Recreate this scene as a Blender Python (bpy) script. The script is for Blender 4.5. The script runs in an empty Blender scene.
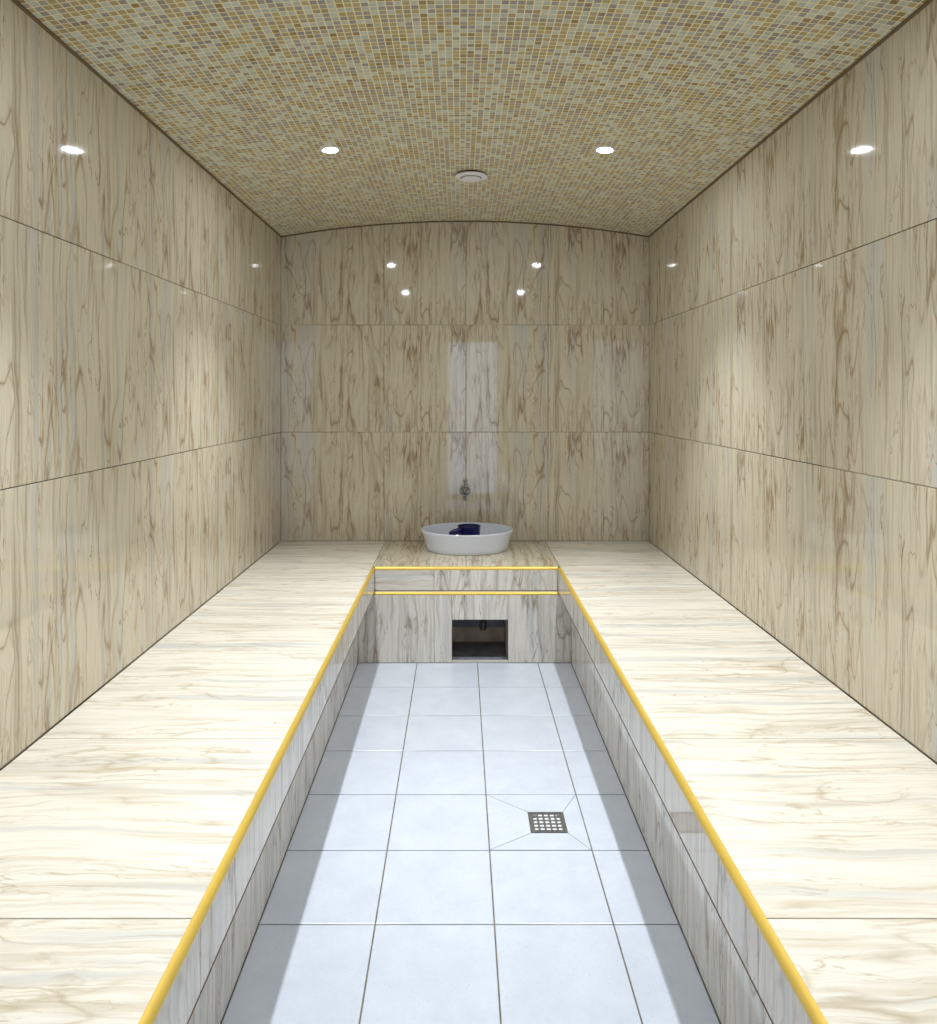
import bpy, bmesh, math, random
from mathutils import Vector, Matrix
random.seed(7)
C = bpy.context.scene.collection
# ------------------------------------------------------------------ dimensions (metres)
CZ = 1.261                      # camera height above the floor
BT = 0.446                      # bench top
XL, XR = -1.0, 1.055            # side walls
YF, YB = -0.9, 4.103            # front (behind the camera) and back wall
EL, ER = -0.404, 0.464          # inner edges of the side benches
PL, PR = -0.480, 0.523          # recessed plinths
YE = 3.483                      # front edge of the back bench
YP = 3.459                      # plinth of the back bench
FZ = BT - 0.118                 # underside of the fascia
CR = 0.0135                     # edge trim radius
ZC, ZK = 2.146, 2.233           # ceiling spring line, crown
XM, HC = (XL+XR)/2, (XR-XL)/2
RAD = (HC*HC + (ZK-ZC)**2)/(2*(ZK-ZC))
def zc(x): return ZK - RAD + math.sqrt(RAD*RAD - (x-XM)**2)

# ------------------------------------------------------------------ object helpers
def tag(o, label=None, cat=None, group=None, kind=None):
    for k, v in (('label', label), ('category', cat), ('group', group), ('kind', kind)):
        if v: o[k] = v
    return o
def empty(name, loc, label, cat, group=None):
    o = bpy.data.objects.new(name, None); C.objects.link(o); o.location = loc
    o.empty_display_size = .05
    return tag(o, label, cat, group)
def obj(name, bm, mats, parent=None, smooth=False, loc=None):
    bmesh.ops.recalc_face_normals(bm, faces=bm.faces) if False else None
    me = bpy.data.meshes.new(name); bm.to_mesh(me); bm.free()
    for m in (mats if isinstance(mats, (list, tuple)) else [mats]): me.materials.append(m)
    if smooth:
        for p in me.polygons: p.use_smooth = True
    o = bpy.data.objects.new(name, me); C.objects.link(o)
    if parent is not None:
        o.parent = parent
        o.matrix_parent_inverse = Matrix.Translation(parent.location).inverted() if loc is None else Matrix()
    if loc is not None: o.location = loc
    return o
def box(bm, x0, x1, y0, y1, z0, z1, mi=0):
    v = [bm.verts.new(p) for p in ((x0,y0,z0),(x1,y0,z0),(x1,y1,z0),(x0,y1,z0),(x0,y0,z1),(x1,y0,z1),(x1,y1,z1),(x0,y1,z1))]
    for f in ((3,2,1,0),(4,5,6,7),(0,1,5,4),(1,2,6,5),(2,3,7,6),(3,0,4,7)):
        fa = bm.faces.new([v[i] for i in f]); fa.material_index = mi
def slab(bm, pts, O, eu, ev, n, t, uvf, mi=1):
    """a tile: polygon pts (a,b) in the plane O + a eu + b ev, raised t along n; uvf(a,b) gives marble coordinates"""
    uvl = bm.loops.layers.uv.verify()
    O, eu, ev, n = Vector(O), Vector(eu), Vector(ev), Vector(n)
    if eu.cross(ev).dot(n) < 0: pts = pts[::-1]
    e = 0.0012
    cx = sum(p[0] for p in pts)/len(pts); cy = sum(p[1] for p in pts)/len(pts)
    lo = [bm.verts.new(O + eu*a + ev*b) for a, b in pts]
    mid = [bm.verts.new(O + eu*a + ev*b + n*(t-e*.6)) for a, b in pts]
    ins = [(a + (e if a < cx else -e), b + (e if b < cy else -e)) for a, b in pts]
    hi = [bm.verts.new(O + eu*a + ev*b + n*t) for a, b in ins]
    f = bm.faces.new(hi); f.material_index = mi
    for l, p in zip(f.loops, pts): l[uvl].uv = uvf(*p)
    k = len(pts)
    for A, B in ((lo, mid), (mid, hi)):
        for i in range(k):
            j = (i+1) % k
            g = bm.faces.new((A[i], A[j], B[j], B[i])); g.material_index = mi
            for l, p in zip(g.loops, (pts[i], pts[j], pts[j], pts[i])): l[uvl].uv = uvf(*p)
def rect(a0, a1, b0, b1, g=0.0013): return [(a0+g,b0+g),(a1-g,b0+g),(a1-g,b1-g),(a0+g,b1-g)]
def lathe(bm, prof, c=(0,0,0), n=48, sx=1, sy=1, mi=0):
    rings = []
    for r, z in prof:
        if r < 1e-6: rings.append([bm.verts.new((c[0], c[1], c[2]+z))])
        else: rings.append([bm.verts.new((c[0]+r*sx*math.cos(2*math.pi*i/n), c[1]+r*sy*math.sin(2*math.pi*i/n), c[2]+z)) for i in range(n)])
    for A, B in zip(rings, rings[1:]):
        for i in range(n):
            j = (i+1) % n
            if len(A) == 1 and len(B) == 1: continue
            if len(A) == 1: f = bm.faces.new((A[0], B[j], B[i]))
            elif len(B) == 1: f = bm.faces.new((A[i], A[j], B[0]))
            else: f = bm.faces.new((A[i], A[j], B[j], B[i]))
            f.material_index = mi
def tube(bm, pts, r, n=16, caps=True):
    pts = [Vector(p) for p in pts]; rings = []
    for i, p in enumerate(pts):
        d = (pts[min(i+1, len(pts)-1)] - pts[max(i-1, 0)]).normalized()
        a = d.orthogonal() if i == 0 else (pa - d*pa.dot(d))
        a.normalize(); pa = a; b = d.cross(a)
        rr = r[i] if isinstance(r, (list, tuple)) else r
        rings.append([bm.verts.new(p + (a*math.cos(2*math.pi*k/n) + b*math.sin(2*math.pi*k/n))*rr) for k in range(n)])
    for A, B in zip(rings, rings[1:]):
        for k in range(n): bm.faces.new((A[k], A[(k+1)%n], B[(k+1)%n], B[k]))
    if caps: bm.faces.new(rings[0][::-1]); bm.faces.new(rings[-1])

# ------------------------------------------------------------------ material helpers
class NT:
    def __init__(s, name):
        s.m = bpy.data.materials.new(name); s.m.use_nodes = True
        s.t = s.m.node_tree; s.n = s.t.nodes; s.l = s.t.links
        s.b = s.n['Principled BSDF']
    def new(s, ty, **kw):
        x = s.n.new(ty)
        for k, v in kw.items(): setattr(x, k, v)
        return x
    def put(s, sock, v):
        if isinstance(v, bpy.types.NodeSocket): s.l.new(v, sock)
        elif v is not None: sock.default_value = v
    def math(s, op, a, b=None, c=None, clamp=False):
        x = s.new('ShaderNodeMath', operation=op); x.use_clamp = clamp
        for i, v in enumerate((a, b, c)): s.put(x.inputs[i], v)
        return x.outputs[0]
    def comb(s, x, y, z=0.0):
        c = s.new('ShaderNodeCombineXYZ')
        for i, v in enumerate((x, y, z)): s.put(c.inputs[i], v)
        return c.outputs[0]
    def sep(s, v):
        c = s.new('ShaderNodeSeparateXYZ'); s.l.new(v, c.inputs[0]); return c.outputs
    def noise(s, v, scale=1, detail=4, rough=.5, dist=0, lac=2):
        x = s.new('ShaderNodeTexNoise'); s.l.new(v, x.inputs['Vector'])
        for k, a in (('Scale', scale), ('Detail', detail), ('Roughness', rough), ('Distortion', dist), ('Lacunarity', lac)): x.inputs[k].default_value = a
        return x.outputs[0]
    def ramp(s, f, stops, interp='LINEAR'):
        x = s.new('ShaderNodeValToRGB'); r = x.color_ramp; r.interpolation = interp
        s.l.new(f, x.inputs[0])
        while len(r.elements) < len(stops): r.elements.new(.5)
        for e, (p, c) in zip(r.elements, stops):
            e.position = p; e.color = (c if isinstance(c, tuple) else (c, c, c)) + (1,)
        return x.outputs[0]
    def mix(s, f, a, b, mode='MIX'):
        x = s.new('ShaderNodeMix', data_type='RGBA', blend_type=mode)
        s.put(x.inputs[0], f)
        s.put(x.inputs[6], a if not isinstance(a, tuple) else a + (1,)); s.put(x.inputs[7], b if not isinstance(b, tuple) else b + (1,))
        return x.outputs[2]
    def set(s, color=None, rough=None, metal=None, **kw):
        if color is not None: s.put(s.b.inputs['Base Color'], color if not isinstance(color, tuple) else color + (1,))
        if rough is not None: s.put(s.b.inputs['Roughness'], rough)
        if metal is not None: s.put(s.b.inputs['Metallic'], metal)
        for k, v in kw.items(): s.put(s.b.inputs[k.replace('_', ' ')], v)
        return s.m
def srgb(r, g, b):
    f = lambda c: (c/255/12.92 if c <= 10 else ((c/255+.055)/1.055)**2.4)
    return (f(r), f(g), f(b))

def marble_mat(name, base, tan, deep, amount=1.0, rough=.07, vein=1.0):
    s = NT(name)
    uv = s.new('ShaderNodeTexCoord').outputs['UV']
    u, v, _ = s.sep(uv)
    # slow sideways wander of the grain
    w1 = s.noise(s.comb(s.math('MULTIPLY', u, 4.), s.math('MULTIPLY', v, 2.)), detail=2)
    uu = s.math('ADD', u, s.math('MULTIPLY', s.math('SUBTRACT', w1, .5), .06))
    w2 = s.noise(s.comb(s.math('MULTIPLY', u, 22.), s.math('MULTIPLY', v, 12.)), detail=4, rough=.6)
    uu = s.math('ADD', uu, s.math('MULTIPLY', s.math('SUBTRACT', w2, .5), .016))
    P = lambda a, b, c=0.0: s.comb(s.math('MULTIPLY', uu, a), s.math('MULTIPLY', v, b), c)
    band = s.noise(P(13, .8), detail=3, rough=.6)
    fine = s.noise(P(48, 1.2, 3.), detail=5, rough=.68)
    hair = s.noise(P(130, 3.2, 5.), detail=3, rough=.6)
    f = s.math('ADD', s.math('ADD', s.math('MULTIPLY', band, .36), s.math('MULTIPLY', fine, .44)), s.math('MULTIPLY', hair, .2))
    mid = tuple(x*.5+y*.5 for x, y in zip(tan, base))
    col = s.ramp(f, [(.37, tan), (.43, mid), (.485, base), (.53, tuple(min(1, c*1.1) for c in base)), (.60, mid), (.68, base)])
    grey = s.ramp(s.noise(P(19, .8, 9.), detail=2), [(.55, 0.), (.66, 1.)])
    col = s.mix(s.math('MULTIPLY', grey, .6), col, srgb(196, 198, 196))
    # long thin veins following the grain
    g1 = s.noise(P(13, 1.3, 21.), detail=2, rough=.5, dist=.25)
    l1 = s.ramp(s.math('ABSOLUTE', s.math('SUBTRACT', g1, .5)), [(0, 1.), (.008, .6), (.024, 0.)])
    g2 = s.noise(P(17, 2.6, 33.), detail=4, rough=.6, dist=.5)
    l2 = s.ramp(s.math('ABSOLUTE', s.math('SUBTRACT', g2, .46)), [(0, 1.), (.005, .6), (.014, 0.)])
    br = s.ramp(s.noise(P(12, 3.0, 40.), detail=2), [(.42, 0.), (.6, 1.)])
    ln = s.math('MULTIPLY', s.math('MAXIMUM', l1, l2), br)
    col = s.mix(s.math('MULTIPLY', ln, .8*vein), col, deep)
    # sparse hairline arches and forks, with brown knots where they gather
    spot = s.noise(s.comb(s.math('MULTIPLY', u, 5.), s.math('MULTIPLY', v, 2.6), 60.), detail=1)
    g3 = s.noise(P(13., 2.9, 50.), detail=1, rough=.35, dist=.3)
    l3 = s.ramp(s.math('ABSOLUTE', s.math('SUBTRACT', g3, .54)), [(0, 1.), (.005, .7), (.014, .18), (.045, 0.)])
    l3 = s.math('MULTIPLY', l3, s.ramp(spot, [(.46, 0.), (.56, 1.)]))
    col = s.mix(s.math('MULTIPLY', l3, .7*vein), col, deep)
    kn = s.ramp(s.noise(P(30, 9., 70.), detail=4, rough=.7, dist=.4), [(.56, 0.), (.7, 1.)])
    kn = s.math('MULTIPLY', kn, s.ramp(spot, [(.5, .04), (.62, .9)]))
    col = s.mix(s.math('MULTIPLY', kn, .85*vein), col, deep)
    return s.set(color=col, rough=rough, Specular_IOR_Level=.75)

M = {}
M['marble'] = marble_mat('glossy_veined_marble', srgb(211,202,180), srgb(164,147,117), srgb(142,106,56), rough=.045)
M['bench_marble'] = marble_mat('pale_veined_marble', srgb(232,226,214), srgb(208,196,172), srgb(172,150,108), rough=.14, vein=.7)
M['plinth_marble'] = marble_mat('soft_veined_marble', srgb(218,212,202), srgb(176,166,150), srgb(132,114,86), rough=.07)
s = NT('brown_grout'); M['grout'] = s.set(color=s.ramp(s.noise(s.new('ShaderNodeTexCoord').outputs['Object'], 30), [(.3, srgb(88,70,45)), (.7, srgb(125,104,74))]), rough=.8)
s = NT('patchy_wall_grout'); oc = s.new('ShaderNodeTexCoord').outputs['Object']
M['wgrout'] = s.set(color=s.ramp(s.noise(oc, 1.7, 2), [(.44, srgb(92,72,46)), (.5, srgb(120,102,72)), (.56, srgb(190,180,156))]), rough=.8)
s = NT('dark_floor_grout'); M['fgrout'] = s.set(color=s.ramp(s.noise(s.new('ShaderNodeTexCoord').outputs['Object'], 30), [(.3, srgb(92,86,74)), (.7, srgb(125,118,102))]), rough=.85)
# pale blue grey floor tile
s = NT('pale_grey_floor_tile'); oc = s.new('ShaderNodeTexCoord').outputs['Object']
c = s.ramp(s.noise(oc, 9, 6, .65), [(.2, srgb(186,192,202)), (.8, srgb(202,208,216))])
sp = s.ramp(s.noise(oc, 190, 2, .6), [(.64, 0.), (.72, 1.)])
c = s.mix(s.math('MULTIPLY', sp, .5), c, srgb(140,146,150))
sc = s.ramp(s.noise(oc, 70, 4, .8), [(.2, .965), (.8, 1.03)])
c = s.mix(1., c, sc, 'MULTIPLY')
M['floor'] = s.set(color=c, rough=.24)
# ceiling mosaic
s = NT('stone_mosaic'); uv = s.new('ShaderNodeTexCoord').outputs['UV']; u, v, _ = s.sep(uv)
p = .0205
cu, cv = s.math('DIVIDE', u, p), s.math('DIVIDE', v, p)
iu, iv = s.math('FLOOR', cu), s.math('FLOOR', cv)
fu, fv = s.math('FRACT', cu), s.math('FRACT', cv)
wn = s.new('ShaderNodeTexWhiteNoise', noise_dimensions='3D'); s.l.new(s.comb(iu, iv, 1.), wn.inputs[0])
wn2 = s.new('ShaderNodeTexWhiteNoise', noise_dimensions='3D'); s.l.new(s.comb(iu, iv, 7.), wn2.inputs[0])
cl = s.noise(s.comb(s.math('MULTIPLY', iu, .22), s.math('MULTIPLY', iv, .22)), detail=2)
sel = s.math('ADD', s.math('MULTIPLY', wn.outputs[0], .8), s.math('MULTIPLY', s.math('SUBTRACT', cl, .5), 1.3), clamp=True)
c = s.ramp(sel, [(0., srgb(204,209,196)), (.22, srgb(186,168,124)), (.36, srgb(172,164,156)), (.48, srgb(190,172,120)), (.58, srgb(160,154,152)), (.68, srgb(200,204,188)), (.78, srgb(164,140,84)), (.84, srgb(178,168,148))], 'CONSTANT')
dk = s.ramp(wn2.outputs[0], [(.0, 0.), (.965, 1.)], 'CONSTANT')
c = s.mix(s.math('MULTIPLY', dk, .6), c, srgb(120,88,40))
st = s.ramp(s.noise(s.comb(s.math('MULTIPLY', u, 40.), s.math('MULTIPLY', v, 420.)), detail=3, rough=.7), [(.3, .74), (.7, 1.14)])
c = s.mix(1., c, st, 'MULTIPLY')
vv = s.ramp(wn2.outputs[0], [(0, .86), (1, 1.1)]); c = s.mix(1., c, vv, 'MULTIPLY')
e = s.math('MINIMUM', s.math('MINIMUM', fu, s.math('SUBTRACT', 1., fu)), s.math('MINIMUM', fv, s.math('SUBTRACT', 1., fv)))
gm = s.ramp(e, [(.055, 1.), (.085, 0.)])
c = s.mix(gm, c, srgb(246,234,190))
bp = s.new('ShaderNodeBump'); bp.inputs['Strength'].default_value = .5; bp.inputs['Distance'].default_value = .001; bp.invert = True
s.l.new(gm, bp.inputs['Height']); s.l.new(bp.outputs[0], s.b.inputs['Normal'])
M['mosaic'] = s.set(color=c, rough=s.math('ADD', s.math('MULTIPLY', gm, .4), .3))
def plain(name, col, rough=.4, metal=0., var=.06, scale=12, **kw):
    s = NT(name); n = s.noise(s.new('ShaderNodeTexCoord').outputs['Object'], scale, 3)
    c = s.ramp(n, [(.3, tuple(x*(1-var) for x in col)), (.7, tuple(min(1, x*(1+var)) for x in col))])
    return s.set(color=c, rough=rough, metal=metal, **kw)
M['gold'] = plain('satin_gold_metal', srgb(224,190,86), .42, .3, .04)
M['white'] = plain('white_ceramic', srgb(224,230,244), .1, 0, .01)
M['plastic'] = plain('white_plastic', srgb(232,232,236), .4, 0, .01)
M['dark'] = plain('vent_gap_shade', srgb(30,30,32), .6)  # near-black that paints shade into the vent gaps
M['navy'] = plain('navy_plastic', srgb(16,22,88), .25, 0, .1)
M['chrome'] = plain('aged_chrome', srgb(150,152,150), .22, 1., .1)
M['steel'] = plain('brushed_steel', srgb(150,150,150), .35, .9, .1, 80)
M['slate_shade'] = plain('dark_slate_and_shade', srgb(112,114,122), .5, 0, .25, 20)
M['rock'] = plain('rough_render', srgb(206,190,172), .7, 0, .25, 16)
M['pvc'] = plain('dark_pipe', srgb(52,50,46), .3)
M['brown'] = plain('brown_sealant', srgb(112,92,62), .6)
M['alum'] = plain('aluminium_frame', srgb(170,172,175), .35, .8)
s = NT('downlight_lens'); M['lens'] = s.set(color=(1,1,1), Emission_Color=(.9,.95,1,1), Emission_Strength=340.)
# thin clear glass: mostly see-through with a fresnel sheen
s = NT('clear_door_glass')
tr = s.new('ShaderNodeBsdfTransparent'); tr.inputs[0].default_value = (.92,.96,.97,1)
gl = s.new('ShaderNodeBsdfGlossy'); gl.inputs['Roughness'].default_value = .02
fr = s.new('ShaderNodeFresnel'); fr.inputs[0].default_value = 1.5
mx = s.new('ShaderNodeMixShader'); s.l.new(fr.outputs[0], mx.inputs[0]); s.l.new(tr.outputs[0], mx.inputs[1]); s.l.new(gl.outputs[0], mx.inputs[2])
s.l.new(mx.outputs[0], s.n['Material Output'].inputs[0]); M['glass'] = s.m

# ------------------------------------------------------------------ tiled setting
T = .0035
VAR = [0.0, 3.37, 7.9, 11.3]
def uv_of(a0, b0, off, swap=False, flip=False):
    def f(a, b):
        a, b = a-a0, b-b0
        if flip: a = -a
        return (b+off, a+off*.37) if swap else (a+off, b+off*.37)
    return f
def struct(name, bm, mats): return tag(obj(name, bm, mats), kind='structure')

rows = [0.0, BT, BT+.608, BT+1.206, 2.4]
cols_side = [YF, -.655, -.055, .545, 1.145, 1.745, 2.345, 2.945, 3.545, YB]
for name, X, n in (('wall_left', XL, 1), ('wall_right', XR, -1)):
    bm = bmesh.new()
    x0, x1 = (X-.12, X-T*n) if n > 0 else (X+T, X+.12)
    box(bm, x0, x1, YF-.12, YB+.12, 0, ZC+.05)
    for i, (b0, b1) in enumerate(zip(rows[1:], rows[2:])):
        b1 = min(b1, ZC+.05)
        for j, (a0, a1) in enumerate(zip(cols_side, cols_side[1:])):
            k = (j + (1 if n < 0 else 0)) % 3
            g = .0013
            slab(bm, [(a0+.0003,b0+g),(a1-.0003,b0+g),(a1-.0003,b1-g),(a0+.0003,b1-g)], (X-T*n,0,0), (0,1,0), (0,0,1), (n,0,0), T,
                 uv_of(a0, b0 - .03*i, VAR[k], flip=(j % 2 == 1)))
    struct(name, bm, [M['wgrout'], M['marble']])

# back wall, its top following the vault
cols_back = [XL, -.424, .033, .492, XR]
bm = bmesh.new(); Y0 = YB + T
bmb = []
N = 48
xs = [XL-.12 + (HC*2+.24)*i/N for i in range(N+1)]
def zt(x): return zc(min(max(x, XL), XR)) + .02
for i in range(N):
    a, b = xs[i], xs[i+1]
    vs = [bm.verts.new(q) for q in ((a,Y0,0),(b,Y0,0),(b,Y0,zt(b)),(a,Y0,zt(a)),(a,Y0+.12,0),(b,Y0+.12,0),(b,Y0+.12,zt(b)),(a,Y0+.12,zt(a)))]
    for f in ((0,1,2,3),(5,4,7,6),(3,2,6,7)): bm.faces.new([vs[k] for k in f])
for i, (b0, b1) in enumerate(zip(rows[1:], rows[2:])):
    for j, (a0, a1) in enumerate(zip(cols_back, cols_back[1:])):
        g = .0013; off = VAR[j % 2]; fl = j in (2, 3)
        if i < 2: pts = rect(a0, a1, b0, b1, g)
        else:
            K = 10
            pts = [(a0+g, b0+g), (a1-g, b0+g)] + [(a1-g + (a0-a1+2*g)*k/K, zc(a1-g + (a0-a1+2*g)*k/K)+.004) for k in range(K+1)]
        slab(bm, pts, (0,Y0,0), (1,0,0), (0,0,1), (0,-1,0), T, uv_of(a0 if not fl else a1, b0-.02*i, off, flip=fl))
struct('wall_back', bm, [M['wgrout'], M['marble']])

# wall behind the camera with the doorway
DX0, DX1, DZ = -.19, .49, 1.95
bm = bmesh.new()
for (x0, x1, z0, z1) in ((XL, DX0, 0, ZK+.02), (DX1, XR, 0, ZK+.02), (DX0, DX1, DZ, ZK+.02)):
    box(bm, x0, x1, YF-.12, YF-T, z0, z1)
    x = x0; j = 0
    for (b0, b1) in ((0, BT), (BT, BT+.608), (BT+.608, BT+1.206), (BT+1.206, ZC-.002)):
        lo, hi = max(b0, z0), min(b1, z1)
        if hi - lo > .02:
            slab(bm, rect(x0, x1, lo, hi), (0,YF-T,0), (1,0,0), (0,0,1), (0,1,0), T, uv_of(x0, b0, VAR[1]))
struct('wall_front', bm, [M['wgrout'], M['marble']])
dr = empty('door_1', ((DX0+DX1)/2, YF-.06, 0), None, None); dr['kind'] = 'structure'
bm = bmesh.new()
for (x0, x1, z0, z1) in ((DX0, DX0+.035, 0, DZ), (DX1-.035, DX1, 0, DZ), (DX0+.035, DX1-.035, DZ-.035, DZ), (DX0+.035, DX1-.035, 0, .035)):
    box(bm, x0, x1, YF-.085, YF-.035, z0, z1)
obj('door_frame', bm, M['alum'], dr)
bm = bmesh.new(); box(bm, DX0+.03, DX1-.03, YF-.064, YF-.056, .03, DZ-.03); obj('door_glass', bm, M['glass'], dr)
bm = bmesh.new(); hx = DX0+.09
tube(bm, [(hx,YF-.056,.92),(hx,YF-.02,.92),(hx,YF-.01,.93),(hx,YF-.01,1.17),(hx,YF-.02,1.18),(hx,YF-.056,1.18)], .009)
obj('door_handle', bm, M['alum'], dr, True)

# floor: grey square tiles on a grout bed, one tile mitre-cut round the drain
G = .2846
gx = [-.486, -.202, .082, .366, .650]
gy = [YP - G*k for k in range(17)]
DC = (.258, 2.172); DS = .052
bm = bmesh.new(); box(bm, XL-.12, XR+.12, YF-.12, YB+.12, -.12, -.003)
FT = .003
for j in range(len(gy)-1):
    y1, y0 = gy[j], max(gy[j+1], YF)
    if y1 <= YF: break
    for a0, a1 in zip(gx, gx[1:]):
        x0, x1 = max(a0, PL), min(a1, PR)
        if abs(a0-.082) < .01 and y0 < DC[1] < y1:
            g = .0018; dx0, dx1, dy0, dy1 = DC[0]-DS-.002, DC[0]+DS+.002, DC[1]-DS-.002, DC[1]+DS+.002
            g1 = .0012
            O_ = [(x0+g,y0+g),(x1-g,y0+g),(x1-g,y1-g),(x0+g,y1-g)]; I_ = [(dx0,dy0),(dx1,dy0),(dx1,dy1),(dx0,dy1)]
            for k in range(4):
                m = (k+1) % 4
                q = [O_[k], O_[m], I_[m], I_[k]]
                cx = sum(t[0] for t in q)/4; cy = sum(t[1] for t in q)/4
                d = (Vector(q[1])-Vector(q[0])).normalized()
                # pull the mitred ends in to leave the saw cut
                q = [tuple(Vector(q[0])+d*g1), tuple(Vector(q[1])-d*g1), tuple(Vector(q[2])-d*g1), tuple(Vector(q[3])+d*g1)]
                vs_t = [bm.verts.new((a, b, 0 if i < 2 else -.0015)) for i, (a, b) in enumerate(q)]
                vs_b = [bm.verts.new((a, b, -.003)) for a, b in q]
                f = bm.faces.new(vs_t); f.material_index = 1
                for i in range(4):
                    h = (i+1) % 4; ff = bm.faces.new((vs_b[i], vs_b[h], vs_t[h], vs_t[i])); ff.material_index = 1
            continue
        slab(bm, rect(x0, x1, y0, y1, .0018), (0,0,-FT), (1,0,0), (0,1,0), (0,0,1), FT, lambda a, b: (a, b))
struct('floor', bm, [M['fgrout'], M['floor']])

# vaulted mosaic ceiling
bm = bmesh.new(); uvl = bm.loops.layers.uv.verify()
N = 40; th = math.asin(HC/RAD)
def arc(t, r): a = -th + 2*th*t; return (XM + r*math.sin(a), ZK-RAD + r*math.cos(a))
for i in range(N):
    t0, t1 = i/N, (i+1)/N
    (a0, z0), (a1, z1) = arc(t0, RAD), arc(t1, RAD); (c0, w0), (c1, w1) = arc(t0, RAD+.08), arc(t1, RAD+.08)
    lo = [bm.verts.new(q) for q in ((a0,YF,z0),(a0,YB,z0),(a1,YB,z1),(a1,YF,z1))]
    f = bm.faces.new(lo)
    for l, (uu, vv) in zip(f.loops, ((t0,YF),(t0,YB),(t1,YB),(t1,YF))): l[uvl].uv = (uu*2*th*RAD, vv+1)
    hi = [bm.verts.new(q) for q in ((c0,YF,w0),(c1,YF,w1),(c1,YB,w1),(c0,YB,w0))]; bm.faces.new(hi)
bmesh.ops.remove_doubles(bm, verts=bm.verts, dist=1e-5)
o = struct('ceiling', bm, M['mosaic'])
for p_ in o.data.polygons: p_.use_smooth = True

# brown sealant bead where walls meet the vault
for k, (X, n) in enumerate(((XL, 1), (XR, -1))):
    bm = bmesh.new(); r = .0055
    tube(bm, [(X+n*.001, YF+.01, zc(X)-.001), (X+n*.001, YB-.005, zc(X)-.001)], r, 10)
    struct('trim_%d' % (k+1), bm, M['brown'])
bm = bmesh.new()
tube(bm, [(arc(i/30, RAD)[0], YB-.001, arc(i/30, RAD)[1]-.001) for i in range(31)], .006, 10)
struct('trim_3', bm, M['brown'])

# ------------------------------------------------------------------ benches
def qround(bm, path_pts, nx, r=CR, seg=14):
    """quarter-round edge strip. path_pts: list of (corner xyz, horizontal inward vector); convex side faces away from inward"""
    rings = []
    for c, inn in path_pts:
        c, inn = Vector(c), Vector(inn)
        ctr = c + inn*r - Vector((0,0,r))
        ring = [ctr.copy()] if False else []
        for k in range(seg+1):
            a = math.pi/2*k/seg
            ring.append(ctr + Vector((0,0,1))*math.cos(a)*r - inn*math.sin(a)*r)
        ring.append(ctr - inn*(r-.003) - Vector((0,0,0)))
        ring.append(ctr - inn*0 + Vector((0,0,r-.003)))
        rings.append([bm.verts.new(q) for q in ring])
    m = len(rings[0])
    for A, B in zip(rings, rings[1:]):
        for k in range(m): bm.faces.new((A[k], A[(k+1)%m], B[(k+1)%m], B[k]))
    bm.faces.new(rings[0]); bm.faces.new(rings[-1][::-1])
    bmesh.ops.recalc_face_normals(bm, faces=bm.faces)

bj = [YF, -.655, -.055, .545, 1.145, 1.745, 2.345, 2.945, YE, YB]
def side_bench(name, n, XW, XE, XP, label):
    # n = direction from the wall into the room
    root = empty(name, ((XW+XE)/2, (YF+YB)/2, 0), label, 'bench')
    lo, hi = sorted((XW+n*.003, XE-n*CR))
    bm = bmesh.new()
    a, b = sorted((XW, XE-n*(CR-.001)))
    box(bm, a, b, YF, YB, FZ+.004, BT-T)
    ext = XE - n*CR
    for j, (y0, y1) in enumerate(zip(bj, bj[1:])):
        g = .001
        x_in = ext if y1 <= YE+.001 else (XE-n*.0)
        x_in = ext if y1 <= YE+.001 else XE-n*.0125
        x0, x1 = sorted((XW+n*.003, x_in))
        slab(bm, [(x0,y0+g),(x1,y0+g),(x1,y1-g),(x0,y1-g)], (0,0,BT-T), (1,0,0), (0,1,0), (0,0,1), T,
             uv_of(x0, y0, VAR[(j+(n < 0)) % 4]+j*.61, swap=True))
    obj('seat', bm, [M['grout'], M['bench_marble']], root)
    bm = bmesh.new()
    for j, (y0, y1) in enumerate(zip(bj[:-1], bj[1:-1])):
        slab(bm, [(y0+.001,FZ+.001),(y1-.001,FZ+.001),(y1-.001,BT-CR+.0012),(y0+.001,BT-CR+.0012)], (XE-n*T,0,0), (0,1,0), (0,0,1), (n,0,0), T, uv_of(y0, FZ, VAR[(j+1) % 4]+j*.3), mi=0)
    # underside of the overhang
    a, b = sorted((XP, XE+n*.0006)); box(bm, a, b, YF, YP-.001, FZ-.0005, FZ+.003, mi=1)
    obj('fascia', bm, [M['plinth_marble'], M['grout']], root)
    bm = bmesh.new()
    a, b = sorted((XP-n*T, XP-n*.06)); box(bm, a, b, YF, YP+.02, -.003, FZ, mi=0)
    pj = [YF, -.355, .245, .845, 1.445, 2.045, 2.645, 3.245, YP]
    for j, (y0, y1) in enumerate(zip(pj, pj[1:])):
        slab(bm, rect(y0, y1, .001, FZ, .001), (XP-n*T,0,0), (0,1,0), (0,0,1), (n,0,0), T, uv_of(y0, 0, VAR[j % 4]+.2*j))
    obj('plinth', bm, [M['grout'], M['plinth_marble']], root)
    bm = bmesh.new()
    qround(bm, [((XE,YF,BT), (-n,0,0)), ((XE,YE,BT), (-n,0,0))], n)
    tag(obj('edge_trim', bm, M['gold'], root, False), 'rounded gold metal edge strip')
    return root
side_bench('tiled_bench', 1, XL, EL, PL, 'long marble-tiled bench along the left wall with gold front edge')
side_bench('tiled_bench', -1, XR, ER, PR, 'long marble-tiled bench along the right wall with gold front edge')

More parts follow.
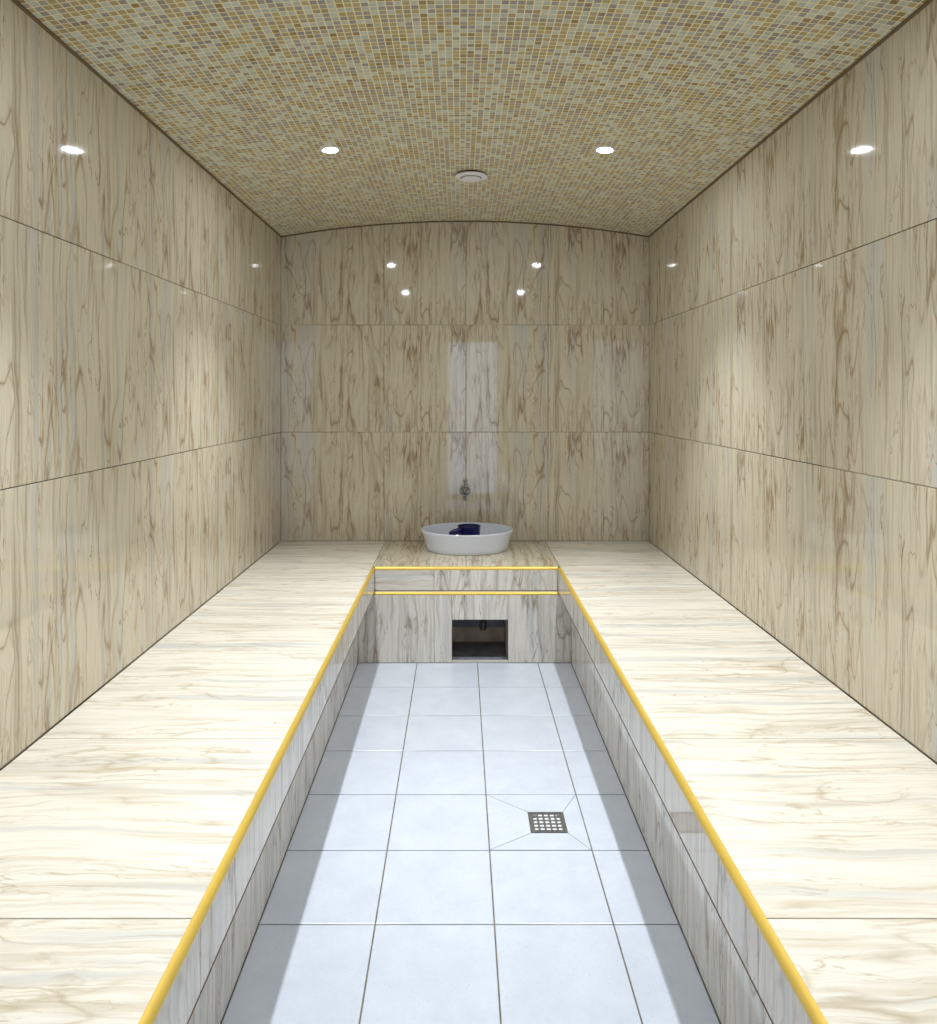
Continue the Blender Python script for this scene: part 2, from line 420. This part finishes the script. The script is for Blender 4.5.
root = empty('tiled_bench', ((EL+ER)/2, (YE+YB)/2, 0), 'short marble-tiled bench across the back wall, carrying the basin, with a square opening below', 'bench')
bm = bmesh.new()
box(bm, EL-.0124, ER+.0124, YE+CR-.001, YB, FZ+.004, BT-T)
tj = [EL-.011, .030, ER+.011]
for j, (x0, x1) in enumerate(zip(tj, tj[1:])):
    slab(bm, rect(x0, x1, YE+CR, YB-.003, .001), (0,0,BT-T), (1,0,0), (0,1,0), (0,0,1), T, uv_of(x0, YE, VAR[j+1]))
obj('seat', bm, [M['grout'], M['marble']], root)
bm = bmesh.new()
slab(bm, rect(EL, -.123, FZ+.006, BT-CR, .001), (0,YE+T,0), (1,0,0), (0,0,1), (0,-1,0), T, uv_of(EL, FZ, 5.5, swap=True), mi=0)
slab(bm, rect(-.123, ER, FZ+.006, BT-CR, .001), (0,YE+T,0), (1,0,0), (0,0,1), (0,-1,0), T, uv_of(-.123, FZ, VAR[2]), mi=0)
obj('fascia', bm, [M['plinth_marble']], root)
NX0, NX1, NZ, NY = -.038, .226, .2025, 3.74
bm = bmesh.new()
for (x0, x1, z0, z1) in ((PL, NX0, 0, FZ-.001), (NX1, PR, 0, FZ-.001), (NX0, NX1, NZ, FZ-.001)):
    box(bm, x0, x1, YP+T, YP+.05, z0, z1)
box(bm, EL, ER, YP+.011, YE+.02, FZ-.003, FZ+.0035, mi=1)
for (x0, x1, z0, z1, o_) in ((PL, -.122, 0, FZ-.008, 0.3), (-.122, NX0+.0, 0, FZ-.008, 3.9), (NX0, .024, NZ, FZ-.008, 4.0), (.024, NX1, NZ, FZ-.008, 8.2), (NX1, PR, 0, FZ-.008, 8.5)):
    slab(bm, rect(x0, x1, z0, z1, .0008), (0,YP+T,0), (1,0,0), (0,0,1), (0,-1,0), T, uv_of(x0, 0, o_))
obj('plinth', bm, [M['grout'], M['plinth_marble']], root)
bm = bmesh.new()
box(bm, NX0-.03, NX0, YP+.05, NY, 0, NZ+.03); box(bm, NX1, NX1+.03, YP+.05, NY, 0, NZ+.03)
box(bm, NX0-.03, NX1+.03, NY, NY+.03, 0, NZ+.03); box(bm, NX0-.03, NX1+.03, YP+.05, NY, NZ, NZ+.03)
box(bm, NX0, NX1, YP+.012, NY, 0, .006, mi=1); box(bm, NX0, NX1, NY-.022, NY, .088, NZ, mi=1)  # second slate box is a dark strip painting shade on the niche's upper back
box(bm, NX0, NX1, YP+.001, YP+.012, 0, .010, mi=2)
tag(obj('niche', bm, [M['rock'], M['slate_shade'], M['plinth_marble']], root), 'rough grey opening under the bench')
for z, y, x0, x1, rr in ((BT, YE, EL, ER, CR), (FZ+.004, YP, EL-.002, ER+.002, .011)):
    bm = bmesh.new(); qround(bm, [((x0,y,z), (0,1,0)), ((x1,y,z), (0,1,0))], 1, rr)
    tag(obj('edge_trim', bm, M['gold'], root, False), 'straight gold metal edge strip')

bm = bmesh.new()
px, py = .113, 3.60
tube(bm, [(px,py,NZ-.001),(px,py,.155)], .013); tube(bm, [(px,py,.165),(px,py,.150),(px,py,.120),(px,py,.112),(px,py,.108)], [.0165,.0175,.0175,.013,.004])
tag(obj('drain_pipe', bm, M['pvc'], None, True), 'dark waste pipe stub hanging inside the square opening under the back bench', 'pipe')

# ------------------------------------------------------------------ basin
by = 3.888; bx = .037
b0 = empty('wash_basin', (bx, by, BT), 'white oval vessel basin standing on the back bench under the tap', 'basin')
bm = bmesh.new()
RX, RY, HB = .2445, .193, .108
prof = [(0,0),(.60,0),(.85,.0005),(.87,.004),(.895,.022),(.92,.045),(.945,.072),(.985,.098),(.995,.105),(.990,.108),(.972,.109),(.962,.106),(.935,.084),(.89,.05),(.80,.025),(.6,.014),(.3,.010),(.08,.009),(0,.009)]
lathe(bm, [(r, z) for r, z in prof], (bx, by, BT), 72, RX, RY)
bmesh.ops.recalc_face_normals(bm, faces=bm.faces)
obj('bowl', bm, M['white'], b0, True)
bm = bmesh.new(); lathe(bm, [(0,.0098),(.020,.0098),(.022,.0108),(.020,.0125),(.012,.013),(0,.0132)], (bx, by, BT), 24)
obj('waste_cap', bm, M['chrome'], b0, True)

# navy scoop standing in the basin
cx, cy, cz = .048, 3.875, BT+.0115
r0 = empty('water_scoop', (cx, cy, cz), 'dark navy blue plastic water scoop lying inside the white basin', 'scoop')
bm = bmesh.new(); R = .060
lathe(bm, [(0,0),(.050,0),(.054,.003),(.057,.05),(R,.112),(R+.0015,.115),(R-.002,.116),(R-.004,.112),(.0535,.05),(.050,.006),(0,.005)], (cx, cy, cz), 40)
bmesh.ops.recalc_face_normals(bm, faces=bm.faces)
obj('cup', bm, M['navy'], r0, True)
bm = bmesh.new()
hp = [(-.028,-.045,.106),(-.056,-.060,.100),(-.080,-.072,.094),(-.100,-.082,.082)]
vs = []
for i, (a, b, c_) in enumerate(hp):
    w = .013 + .002*i
    vs.append([bm.verts.new((cx+a+q[0], cy+b+q[1], cz+c_+q[2])) for q in ((.7*w*.5,-.7*w*.5,.014),(-.7*w*.5,.7*w*.5,.014),(-.7*w*.5,.7*w*.5,-.014),(.7*w*.5,-.7*w*.5,-.014))])
for A, B in zip(vs, vs[1:]):
    for k in range(4): bm.faces.new((A[k], A[(k+1)%4], B[(k+1)%4], B[k]))
bm.faces.new(vs[0]); bm.faces.new(vs[-1][::-1]); bmesh.ops.recalc_face_normals(bm, faces=bm.faces)
bmesh.ops.bevel(bm, geom=list(bm.edges), offset=.002, segments=2, affect='EDGES')
obj('handle', bm, M['navy'], r0, True)

# ------------------------------------------------------------------ wall tap
tx, tz = .027, .736
t0 = empty('wall_tap', (tx, YB, tz), 'small chrome tap with a round wheel handle on the back wall above the basin', 'tap')
bm = bmesh.new(); tube(bm, [(tx,YB-.0002,tz),(tx,YB-.006,tz),(tx,YB-.010,tz)], [.019,.019,.012], 24); obj('wall_plate', bm, M['chrome'], t0, True)
bm = bmesh.new()
tube(bm, [(tx,YB-.008,tz),(tx,YB-.05,tz)], .0095)
tube(bm, [(tx,YB-.045,tz+.048),(tx,YB-.045,tz+.040),(tx,YB-.045,tz+.018),(tx,YB-.045,tz-.02)], [.008,.006,.009,.010])
tube(bm, [(tx-.014,YB-.045,tz+.052),(tx+.014,YB-.045,tz+.052)], .0042)
obj('body', bm, M['chrome'], t0, True)
bm = bmesh.new()
tube(bm, [(tx,YB-.045,tz-.018),(tx,YB-.050,tz-.028),(tx,YB-.060,tz-.038),(tx,YB-.062,tz-.056)], [.009,.009,.0085,.0095])
obj('spout', bm, M['chrome'], t0, True)
bm = bmesh.new(); hy = YB-.078
ring = [(tx+.025*math.cos(a), hy, tz+.025*math.sin(a)) for a in [2*math.pi*k/32 for k in range(33)]]
tube(bm, ring, .0045, 10, caps=False)
for k in range(4):
    a = math.pi/4 + k*math.pi/2
    tube(bm, [(tx,hy,tz),(tx+.024*math.cos(a),hy,tz+.024*math.sin(a))], .003, 8)
tube(bm, [(tx,YB-.045,tz),(tx,hy-.004,tz),(tx,hy-.008,tz)], [.006,.010,.006])
obj('wheel_handle', bm, M['chrome'], t0, True)

# ------------------------------------------------------------------ floor drain
d0 = empty('floor_drain', (DC[0], DC[1], 0), 'square perforated steel drain set into the pale floor tiles', 'drain')
bm = bmesh.new(); zd = -.0012
for (x0, x1, y0, y1) in ((-DS, DS, DS-.006, DS), (-DS, DS, -DS, -DS+.006), (-DS, -DS+.006, -DS+.006, DS-.006), (DS-.006, DS, -DS+.006, DS-.006)):
    box(bm, DC[0]+x0, DC[0]+x1, DC[1]+y0, DC[1]+y1, -.003, zd+.001)
obj('frame', bm, M['steel'], d0)
bm = bmesh.new(); box(bm, DC[0]-DS+.008, DC[0]+DS-.008, DC[1]-DS+.008, DC[1]+DS-.008, -.00295, -.0026)
tag(obj('sump', bm, M['plastic'] , d0), 'bright cup showing through the grate holes')
bm = bmesh.new(); w = DS-.008; nb = 6
for k in range(nb):
    t = -w + 2*w*k/(nb-1); hw = .0042 if k in (0, nb-1) else .0030
    a0, a1 = max(t-hw, -w), min(t+hw, w)
    box(bm, DC[0]+a0, DC[0]+a1, DC[1]-w, DC[1]+w, -.0018, -.0004)
    box(bm, DC[0]-w, DC[0]+w, DC[1]+a0, DC[1]+a1, -.0018, -.00045)
for sx in (-1, 1):
    tube(bm, [(DC[0]+sx*(w-.008), DC[1]+w-.016, -.0019), (DC[0]+sx*(w-.008), DC[1]+w-.016, .0004)], .0065, 16)
obj('grate', bm, M['steel'], d0)

# ------------------------------------------------------------------ ceiling vent
vx, vy = .048, 3.235
vzr = zc(vx)
v0 = empty('ceiling_vent', (vx, vy, vzr), 'round white plastic vent on the mosaic ceiling', 'vent')
bm = bmesh.new(); lathe(bm, [(.052,.002),(.060,-.001),(.060,-.006),(.052,-.007),(.052,.002)], (vx,vy,vzr), 40)  # dark ring put in for the shadow above the flange
tag(obj('gap_shadow', bm, M['dark'], v0, True), 'dark ring painted in for the gap shadow')
bm = bmesh.new()
lathe(bm, [(.046,-.010),(.062,-.005),(.070,-.008),(.071,-.014),(.068,-.015),(.056,-.019),(.048,-.019),(.046,-.016),(.046,-.010)], (vx,vy,vzr), 56)
bmesh.ops.recalc_face_normals(bm, faces=bm.faces); obj('flange', bm, M['plastic'], v0, True)
bm = bmesh.new()
lathe(bm, [(0,-.002),(.047,-.002),(.047,-.014),(0,-.014)], (vx,vy,vzr), 40); bmesh.ops.recalc_face_normals(bm, faces=bm.faces)  # near-black filler stands for the shade inside the slot
tag(obj('throat_shade', bm, M['dark'], v0), 'slot behind the disc with its shade painted dark')
bm = bmesh.new()
lathe(bm, [(0,-.010),(.006,-.010),(.006,-.016),(.036,-.017),(.042,-.019),(.0425,-.022),(.038,-.026),(.015,-.0275),(0,-.0275)], (vx,vy,vzr), 56)
bmesh.ops.recalc_face_normals(bm, faces=bm.faces); obj('disc', bm, M['plastic'], v0, True)

# ------------------------------------------------------------------ downlights
def downlight():
    r = empty('ceiling_downlight', (0,0,0), 'x', 'ceiling light', 'recessed downlights in the mosaic ceiling')
    bm = bmesh.new()
    lathe(bm, [(.0257,.004),(.040,.003),(.041,.0),(.040,-.003),(.034,-.005),(.027,-.004),(.0257,.004)], (0,0,0), 40)
    bmesh.ops.recalc_face_normals(bm, faces=bm.faces); obj('rim', bm, M['plastic'], r, True, loc=(0,0,0))
    bm = bmesh.new(); lathe(bm, [(0,.003),(.0255,.003),(.0255,-.0015),(.018,-.003),(0,-.0038)], (0,0,0), 40)
    bmesh.ops.recalc_face_normals(bm, faces=bm.faces); obj('lens', bm, M['lens'], r, True, loc=(0,0,0))
    return r
first = downlight()
spots = [(-.502, 2.84, 'left glowing downlight of the pair ahead, left of the round vent'),
         (.560, 2.84, 'right glowing downlight of the pair ahead, right of the round vent'),
         (-.502, 1.41, 'left downlight of the pair overhead above the top edge of the photo'),
         (.560, 1.41, 'right downlight of the pair overhead above the top edge of the photo')]
kids = list(first.children)
for i, (x, y, lab) in enumerate(spots):
    if i == 0: r = first
    else:
        r = first.copy(); C.objects.link(r)
        for k in kids:
            q = k.copy(); C.objects.link(q); q.parent = r
    r['label'] = lab
    r.location = (x, y, zc(x)+.0005); r.rotation_euler = (0, math.asin((x-XM)/RAD), 0)
    L = bpy.data.lights.new('downlight_lamp', 'SPOT'); L.energy = 68; L.color = (.9,.95,1.)
    L.spot_size = math.radians(78); L.spot_blend = 1.0; L.shadow_soft_size = .02
    lo = bpy.data.objects.new('downlight_lamp', L); C.objects.link(lo); lo.location = (x, y, zc(x)-.012)

# daylight beyond the glass door
W = bpy.data.worlds.new('daylight'); bpy.context.scene.world = W; W.use_nodes = True
bg = W.node_tree.nodes['Background']; bg.inputs[0].default_value = (.62,.72,1.,1); bg.inputs[1].default_value = 1.5

# ------------------------------------------------------------------ camera
cam = bpy.data.cameras.new('camera'); co = bpy.data.objects.new('camera', cam); C.objects.link(co)
co.location = (0,0,CZ); co.rotation_euler = (math.radians(90),0,0)
cam.sensor_fit = 'AUTO'; cam.sensor_width = 36; cam.lens = 735/1024*36
cam.shift_x = 8.5/1024; cam.shift_y = -117/1024; cam.clip_start = .02
sc = bpy.context.scene; sc.camera = co
vs_ = sc.view_settings; vs_.view_transform = 'Standard'; vs_.look = 'None'; vs_.gamma = 1; vs_.use_curve_mapping = False; vs_.exposure = 0.68
